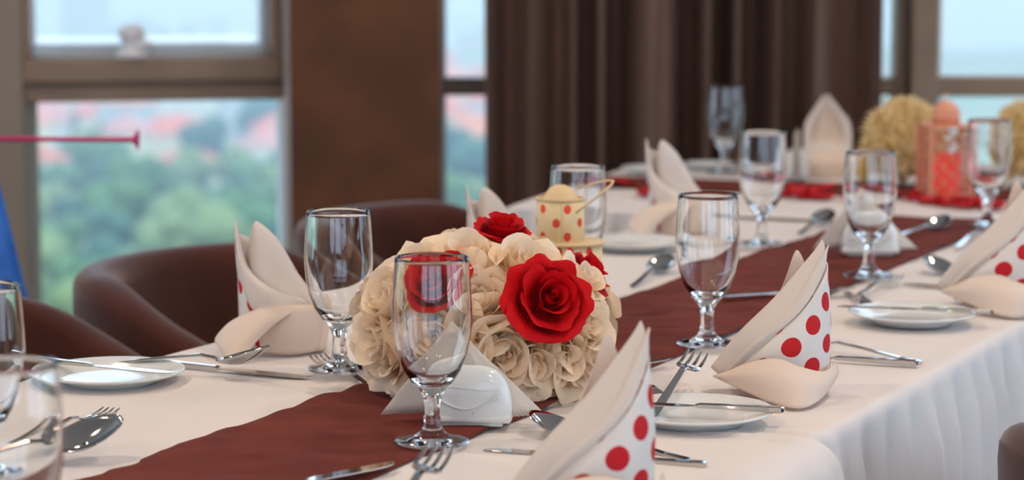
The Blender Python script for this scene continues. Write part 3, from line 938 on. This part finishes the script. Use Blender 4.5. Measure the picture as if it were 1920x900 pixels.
FC = Vector((-.0305, 2.665, TZ + .062)); FRX, FRZ = .162, .138
fb = thing('rose_centrepiece', 'ball of cream and red fabric roses on the runner', 'flowers', (FC.x, FC.y, TZ + .006))
M_FOAM = mat('pale_foam', S(196, 168, 122), .9)
mk('foam_ball', lathe([(0, .002)] + [(.092 * math.cos(a), .062 + .076 * math.sin(a)) for a in [R(-50 + 14 * k) for k in range(10)]] + [(0, .138)], 32), M_FOAM, fb)
def surf(px, py):
    r = ray(px, py).normalized(); o = Vector((0, 0, TZ + CAM_H)) - FC
    D = Vector((r.x / FRX, r.y / FRX, r.z / FRZ)); O = Vector((o.x / FRX, o.y / FRX, o.z / FRZ))
    a = D.dot(D); b = 2 * O.dot(D); c_ = O.dot(O) - 1; disc = b * b - 4 * a * c_
    t_ = (-b - math.sqrt(disc)) / (2 * a) if disc > 0 else -b / (2 * a)
    p = O + D * t_
    if disc <= 0: p.normalize()
    n = Vector((p.x / FRX, p.y / FRX, p.z / FRZ)).normalized()
    return Vector((p.x * FRX, p.y * FRX, p.z * FRZ)), n
rr = random.Random(3)
def rose(pos, n, kit, size, spin, name, lab=None):
    n = Vector((n.x, n.y, max(n.z, -.08))).normalized()
    b = bpy.data.objects.new(name, kit['bud']); C.objects.link(b); b.parent = fb
    base = pos - n * .040 * size + Vector((0, 0, .056))
    base.z = max(base.z, .040 * size)
    b.location = base
    b.rotation_mode = 'QUATERNION'
    b.rotation_quaternion = n.to_track_quat('Z', 'Y') @ Quaternion((0, 0, 1), spin)
    b.scale = (size,) * 3
    if lab: b['label'] = lab
    Mw = Matrix.LocRotScale(base, b.rotation_quaternion, b.scale)
    if lab: REDS.append((base, n.copy(), size))
    for me, a in kit['pet']:
        if not lab:      # petals that would push into a red bloom are left out
            Mp = Mw @ Matrix.Rotation(a, 4, 'Z'); hit = False
            for vi in range(0, len(me.vertices), 2):
                q = Mp @ me.vertices[vi].co
                for rb, rn, rs in REDS:
                    dq = q - rb; ax = dq.dot(rn)
                    if ax > -.002 and (dq - rn * ax).length < (.020 + .75 * ax) * rs and ax < .08: hit = True
                if hit: break
            if hit: continue
        p = bpy.data.objects.new('petal', me); C.objects.link(p); p.parent = b
        p.rotation_euler = (0, 0, a)
    return b
tilt = lambda n, v: (n + Vector(v)).normalized()
CREAM = [(868, 452, 1.10, 0), (996, 470, 1.12, 1), (765, 478, .95, 2), (897, 548, 1.10, 1), (700, 548, 1.08, 2), (802, 648, 1.12, 0), (948, 676, 1.18, 2),
         (1070, 712, 1.08, 0), (682, 635, 1.12, 1), (712, 712, 1.0, 2), (1122, 606, 1.0, 1), (1112, 508, .85, 0), (1128, 672, 1.0, 2), (850, 735, .95, 0), (1005, 752, .9, 1)]
REDS = []
p, n = surf(1024, 566); rose(p + n * .026, tilt(n, (-.05, -.35, .05)), KRED[0], 1.15, .4, 'rose', 'large open red rose facing the camera')
p, n = surf(815, 528); rose(p + n * .016, tilt(n, (.1, -.2, .1)), KRED[1], .92, 1.4, 'rose', 'small red rose behind the goblet')
p, n = surf(946, 412); rose(p + Vector((0, .02, .004)), tilt(n, (0, -.1, .6)), KRED[1], .80, 2.4, 'rose', 'red rose on top of the ball')
p, n = surf(1112, 505); rose(p + Vector((.01, .05, .0)), tilt(n, (.3, .1, .2)), KRED[0], .8, .2, 'rose', 'red rose peeking out on the far right')
for px, py, s_, k in CREAM:
    p, n = surf(px, py)
    rose(p, n, KITS[k], s_ * 1.25, rr.uniform(0, 6), 'rose')
for az, el, s_, k in ((60, 40, 1.0, 1), (110, 45, 1.0, 0), (20, 12, .95, 2), (70, 8, 1, 1), (115, 8, 1, 0), (160, 12, 1.0, 2)):
    n = Vector((math.cos(R(az)) * math.cos(R(el)), math.sin(R(az)) * math.cos(R(el)), math.sin(R(el))))
    p = Vector((n.x * FRX, n.y * FRX, n.z * FRZ)); rose(p, n, KITS[k], s_ * .9, rr.uniform(0, 6), 'rose')

# ------------------------------------------------------------------ dotted paper box with wire loop
q = T(1064, 616); q.z = TZ + .008
pb = thing('paper_box', 'two-tier buff paper box printed with red dots, wire loop on top', 'box', q)
M_BUFFDOT = dot_mat('dotted_paper', S(234, 208, 160), S(226, 74, 50), .042, .032, .0054, .012, .008)
def cyl_uv(r, z0, z1, n=40):
    v, uvs, f = [], [], []
    for k in range(n + 1):
        a = 2 * math.pi * k / n - math.pi / 2
        for z in (z0, z1): v.append((r * math.cos(a), r * math.sin(a), z)); uvs.append((2 * math.pi * r * k / n, z))
    for k in range(n): f.append((2 * k, 2 * k + 2, 2 * k + 3, 2 * k + 1))
    return v, f, uvs
v, f, uvs = cyl_uv(.047, 0, .094); mk('lower_drum', (v, f), M_BUFFDOT, pb, uv=uvs, solid=.001, offset=-1)
mk('brim', lathe([(0, .094), (.051, .094), (.0515, .0955), (.051, .097), (0, .097)], 40), M_BUFF, pb)
v, f, uvs = cyl_uv(.0325, .097, .146)
tp = mk('upper_drum', (v, f), M_BUFFDOT, pb, uv=uvs, solid=.001, offset=-1, loc=(-.010, 0, 0))
mk('rim', lathe([(.0305, .1445), (.0335, .1445), (.0335, .148), (.0305, .148)], 40, close=True), M_BUFF, tp)
mk('lid', lathe([(0, .140), (.031, .140), (.031, .143), (.024, .1465), (.021, .152), (.014, .159), (.006, .162), (0, .1625)], 32), M_BUFF, tp)
mk('wire_loop', cat_(tube([(.010, -.030, .132), (.022, -.032, .140), (.040, -.030, .152), (.058, -.022, .164), (.0605, -.016, .168), (.054, -.010, .168), (.035, -.004, .164), (.014, .0, .158)], .0016, 6)), M_BUFF, pb)

pb.scale = (.957, .957, 1.11)

# ------------------------------------------------------------------ far table decorations
def pompon(label, loc, rx, rz_, seed):
    t = thing('fluffy_bouquet', label, 'bouquet', loc, 0, 'cream fluffy bouquets')
    m = mat('cream_fluff', S(248, 230, 184), .95, col2=S(240, 214, 156), nscale=30, trans=.2)
    mk('core', lathe([(0, 0)] + [(rx * .72 * math.cos(a), rz_ * .5 + rz_ * .42 * math.sin(a)) for a in [R(-80 + 16 * k) for k in range(11)]] + [(0, rz_ * .93)], 24), m, t)
    g = random.Random(seed); vs, fs = [], []
    for k in range(1500):
        zc = g.uniform(-.7, 1); a = g.uniform(0, 2 * math.pi); r_ = math.sqrt(1 - zc * zc)
        n = Vector((r_ * math.cos(a), r_ * math.sin(a), zc))
        p = Vector((n.x * rx * .70, n.y * rx * .70, rz_ * .5 + n.z * rz_ * .42))
        side = n.cross(Vector((g.uniform(-1, 1), g.uniform(-1, 1), g.uniform(-1, 1)))).normalized()
        Ln = g.uniform(.018, .032); wd = g.uniform(.003, .006); bend = Vector((g.uniform(-1, 1), g.uniform(-1, 1), g.uniform(-1, .3))) * .012
        o = len(vs)
        vs += [p - side * wd * .5, p + side * wd * .5, p + n * Ln * .6 + bend * .4 + side * wd, p + n * Ln + bend, p + n * Ln * .6 + bend * .4 - side * wd]
        fs.append((o, o + 1, o + 2, o + 3, o + 4))
    fl = mk('fluff', (vs, fs), m, t, smooth=False); fl['kind'] = 'stuff'
q = T(1692, 356); pompon('cream fluffy bouquet left of the pink lantern', (q.x, q.y, TZ + .009), .085, .172, 1)
q = T(1935, 356); pompon('cream fluffy bouquet at the right picture edge', (q.x, q.y, TZ + .009), .095, .168, 2)

q = T(1770, 379); q.z = TZ + .0085
ln = thing('lantern', 'pink filigree lantern glowing red inside on the far table', 'lantern', q, R(8))
M_PINK = mat('salmon_metal', S(222, 150, 118), .5)
hwid = .041
mk('base', box(-hwid - .004, hwid + .004, -hwid - .004, hwid + .004, 0, .006), M_PINK, ln, bevel=.002)
mk('shoulder', box(-hwid - .003, hwid + .003, -hwid - .003, hwid + .003, .138, .143), M_PINK, ln, bevel=.002)
for sx in (-1, 1):
    for sy in (-1, 1):
        mk('corner_post', box(sx * hwid - .003, sx * hwid + .003, sy * hwid - .003, sy * hwid + .003, .006, .138), M_PINK, ln, smooth=False)
mk('neck', lathe([(.026, .143), (.026, .168), (.024, .170)], 24), M_PINK, ln, solid=.002)
cp = mk('cap', lathe([(0, .188), (.010, .186), (.019, .180), (.025, .171), (.027, .169), (0, .169)], 24), M_PINK, ln)
mk('ring', tube([(.008 * math.cos(a), 0, .192 + .008 * math.sin(a)) for a in [2 * math.pi * k / 16 for k in range(17)]], .0014, 6), M_PINK, cp)
for k in range(4):
    prts = []
    for a in range(5):
        for b in range(8):
            cx = -.032 + .016 * a; cz = .016 + .0158 * b
            rr_ = .0068 if (a + b) % 2 else .0055
            prts.append(tube([(cx + rr_ * math.cos(2 * math.pi * j / 10), 0, cz + rr_ * math.sin(2 * math.pi * j / 10)) for j in range(11)], .0012, 5, False))
            if (a + b) % 2 == 0:
                prts.append(tube([(cx - .006, 0, cz - .006), (cx + .006, 0, cz + .006)], .0013, 5)); prts.append(tube([(cx + .006, 0, cz - .006), (cx - .006, 0, cz + .006)], .0013, 5))
    o = mk('filigree_panel', cat_(*prts), M_PINK, ln)
    o.rotation_euler = (0, 0, k * math.pi / 2)
    o.location = (hwid * math.sin(k * math.pi / 2), -hwid * math.cos(k * math.pi / 2), 0)
mk('candle_cup', lathe([(0, .0065), (.026, .0065), (.028, .02), (.029, .085), (.026, .085), (.024, .03), (0, .03)], 24), emit_mat('red_glow', (.85, .03, .03, 1), .3), ln)

q = T(1612, 350)
ye = thing('yellow_ornament', 'small rounded yellow ornament on the far table behind the goblet', 'ornament', (q.x, q.y, TZ + .009))
M_YEL = mat('yellow_wax', S(226, 178, 40), .5)
mk('body', lathe([(0, 0), (.012, 0), (.018, .01), (.020, .022), (.017, .036), (.010, .046), (.003, .05), (0, .0505)], 24), M_YEL, ye)
mk('stalk', tube([(0, 0, .050), (.001, 0, .057)], .0014, 6), M_WOODLEG, ye)

# petals strewn on the far table
me = bpy.data.meshes.new('rose_petal')
v, f = grid(lambda s, t: ((s - .5) * .034 * math.sin(math.pi * (.15 + .8 * t)) ** .7, (t - .5) * .038, .0012 + .012 * ((s - .5) ** 2 + .6 * (t - .5) ** 2) * 2), 6, 6)
me.from_pydata(v, [], f); me.polygons.foreach_set('use_smooth', [True] * len(f))
M_REDP = mat('red_loose_petal', S(196, 16, 30), .7); me.materials.append(M_REDP)
g = random.Random(12)
SP = []
for (x0, x1, y0, y1, n_) in ((1466, 1556, 366, 384, 18), (1425, 1450, 352, 362, 3), (1205, 1250, 370, 378, 5), (1700, 1765, 378, 390, 5), (1760, 1870, 386, 402, 18), (1130, 1180, 352, 362, 4), (1590, 1680, 372, 390, 4)):
    for k in range(n_): SP.append((x0 + (x1 - x0) * (k + .5) / n_, g.uniform(y0, y1)))
for k, (px, py) in enumerate(SP):
    q = T(px, py)
    o = bpy.data.objects.new('rose_petal', me); C.objects.link(o)
    nn = q.x * HN.x + q.y * HN.y
    o.location = (q.x, q.y, TZ + (.0115 if abs(nn - nm) < .13 else .0078))
    o.rotation_euler = (g.uniform(-.15, .15), g.uniform(-.15, .15), g.uniform(0, 6.28)); s_ = g.uniform(.9, 1.3); o.scale = (s_,) * 3
    tag(o, 'loose red petal strewn on the far white table', 'petal', 'red petals on the far table')

# plates on the far table
for i, (p, lab) in enumerate((((1330, 322), 'white plate on the far table under the distant goblet'), ((1215, 330), 'white plate at the left end of the far table'))):
    q = T(*p); o = pl0.copy(); C.objects.link(o); o.location = (q.x, q.y, TZ + .009); o.scale = (.7, .7, .7)
    tag(o, lab, 'plate', 'white side plates')

# ------------------------------------------------------------------ blue cone with pink balloon stick
yb = 4.2
ap = at(-26, 268, yb)
bc = thing('blue_cone', 'tall blue cone with pale spots at the left picture edge', 'decoration', (ap.x, ap.y, 0))
M_BLUE = mat('blue_paper', S(20, 96, 190), .5, col2=S(40, 120, 208), nscale=14)
mk('cone', lathe([(0, 0), (.205, 0), (.2, .012), (.012, ap.z - .03), (.006, ap.z - .015), (0, ap.z - .014)], 40), M_BLUE, bc)
M_SPOT = mat('pale_spot', S(150, 196, 236), .6)
for k, (px, py) in enumerate(((4, 452), (13, 500), (2, 520), (18, 478), (6, 420))):
    zz = at(px, py, yb).z; rc = .2 * (1 - zz / (ap.z))
    a = math.asin(min(.97, (at(px, py, yb).x - ap.x) / max(rc, .02)))
    o = mk('spot', lathe([(0, .0012), (.010, .0010), (.011, 0)], 14), M_SPOT, bc)
    o.location = (rc * math.sin(a) * 1.0, -rc * math.cos(a) * 1.0, zz)
    o.rotation_euler = (R(78), 0, a)
cup = at(258, 262, yb)
bs = thing('balloon_stick', 'pink balloon stick with cup end pointing right before the window', 'balloon stick', (ap.x - .05, yb, cup.z))
M_PK = mat('pink_plastic', S(206, 36, 104), .35)
Ls = cup.x - ap.x + .05
mk('rod', tube([(0, 0, .002), (Ls - .012, 0, 0)], .0045, 10), M_PK, bs)
o = mk('cup', lathe([(.004, 0), (.005, .004), (.010, .010), (.018, .014), (.0188, .0146), (.017, .0146), (.009, .0115), (.003, .006), (0, .006)], 20), M_PK, bs, loc=(Ls - .014, 0, 0))
o.rotation_euler = (0, R(90), 0)

# ------------------------------------------------------------------ the town outside, far below
GZ = -40.0
M_GRASS = mat('valley_ground', S(120, 146, 108), .95, col2=S(150, 158, 128), nscale=.02)
gd = mk('ground_outside', grid(lambda s, t: (-1500 + 3000 * s, 60 + 3800 * t ** 1.6, GZ + 60 * sm(.45, 1, t)), 40, 40), M_GRASS)
gd['kind'] = 'structure'
M_ROOF = [mat('roof_red', S(222, 128, 100), .9), mat('roof_orange', S(230, 150, 112), .9), mat('roof_pink', S(214, 150, 140), .9)]
M_HW = [mat('house_white', S(232, 226, 218), .9), mat('house_cream', S(236, 222, 196), .9), mat('house_grey', S(206, 210, 214), .9)]
g = random.Random(21)
def house(x, y, rz, wd, dp, ht, rf, m1, m2):
    hue = {'roof_red': 'red', 'roof_orange': 'orange', 'roof_pink': 'dusty pink'}[m2.name]
    t = thing('town_house', 'pale town house with ' + hue + ' roof far below the window', 'house', (x, y, GZ), rz, hue + '-roofed houses of the town outside')
    mk('walls', box(-wd, wd, -dp, dp, -.5, ht), m1, t, smooth=False)
    e = .7
    v = [(-wd - e, -dp - e, ht), (wd + e, -dp - e, ht), (wd + e, dp + e, ht), (-wd - e, dp + e, ht), (-wd * .55, 0, ht + rf), (wd * .55, 0, ht + rf)]
    mk('roof', (v, [(0, 3, 2, 1), (0, 1, 5, 4), (1, 2, 5), (2, 3, 4, 5), (3, 0, 4)]), m2, t, smooth=False)
placed = []
def free(x, y, d):
    for a, b, e in placed:
        if (a - x) ** 2 + (b - y) ** 2 < (d + e) ** 2: return False
    placed.append((x, y, d)); return True
n_ = 0
for k in range(2500):
    if n_ >= 64: break
    px = g.choice((g.uniform(-120, 620), g.uniform(-120, 620), g.uniform(-120, 620), g.uniform(760, 1000)))
    y = g.uniform(395, 700); x = (px - 960) / FPX * y
    if not free(x, y, 9.2): continue
    house(x, y, g.uniform(0, 3.1), g.uniform(4, 7), g.uniform(3.5, 5), g.uniform(4, 9), g.uniform(2.2, 3.8), g.choice(M_HW), g.choice(M_ROOF)); n_ += 1
M_LEAF = [mat('leaf_a', S(84, 118, 78), .95, col2=S(104, 134, 84), nscale=.5), mat('leaf_b', S(66, 100, 82), .95, col2=S(84, 120, 92), nscale=.5), mat('leaf_c', S(118, 138, 88), .95, col2=S(136, 150, 100), nscale=.5)]
def crown_mesh(seed, m):
    h = random.Random(seed); prts = []
    for k in range(9):
        cx, cy, cz = h.uniform(-2.2, 2.2), h.uniform(-2.2, 2.2), h.uniform(3.4, 7.6); r_ = h.uniform(1.5, 2.5)
        prts.append(lathe([(0, cz - r_)] + [(r_ * math.cos(a) * (1 + .1 * math.sin(5 * a + k)), cz + r_ * math.sin(a)) for a in [R(-70 + 20 * j) for j in range(8)]] + [(0, cz + r_)], 10))
        v, f = prts[-1]; prts[-1] = ([(a + cx, b + cy, c_) for a, b, c_ in v], f)
    v, f = cat_(*prts); me = bpy.data.meshes.new('crown'); me.from_pydata(v, [], f); me.polygons.foreach_set('use_smooth', [True] * len(f)); me.materials.append(m); return me
CR = [crown_mesh(k, M_LEAF[k % 3]) for k in range(6)]
tv, tf = tube([(0, 0, -.3), (0, 0, 5)], [.35, .2], 7); TRK = bpy.data.meshes.new('trunk'); TRK.from_pydata(tv, [], tf); TRK.materials.append(M_WOODLEG)
n_ = 0
for k in range(4000):
    if n_ >= 120: break
    px = g.choice((g.uniform(-120, 620), g.uniform(-120, 620), g.uniform(-120, 620), g.uniform(780, 960)))
    y = g.choice((g.uniform(205, 390), g.uniform(205, 390), g.uniform(390, 640))); x = (px - 960) / FPX * y
    s_ = g.uniform(.6, 1.25)
    if not free(x, y, 4.6 * s_): continue
    ci = g.randrange(6)
    t = thing('town_tree', ('mid green', 'deep green', 'yellowish green')[ci % 3] + ' leafy tree far below the window', 'tree', (x, y, GZ), g.uniform(0, 6), ('mid green', 'deep green', 'yellowish green')[ci % 3] + ' trees outside')
    t.scale = (s_,) * 3
    for nm_, me in (('crown', CR[ci]), ('trunk', TRK)):
        o = bpy.data.objects.new(nm_, me); C.objects.link(o); o.parent = t
    n_ += 1

# thin daylight haze over the valley beyond the nearer trees
hz = mk('haze', box(-2600, 2600, 190, 4200, GZ - 3, GZ + 72), (lambda: None)() or bpy.data.materials.new('haze_air'), smooth=False)
hm = hz.data.materials[0]; hm.use_nodes = True
hn = hm.node_tree.nodes; hn.remove(hn['Principled BSDF'])
vs_ = hn.new('ShaderNodeVolumeScatter'); vs_.inputs['Color'].default_value = (.56, .64, .90, 1); vs_.inputs['Density'].default_value = .0024
hm.node_tree.links.new(vs_.outputs[0], hn['Material Output'].inputs['Volume'])
hz['kind'] = 'structure'
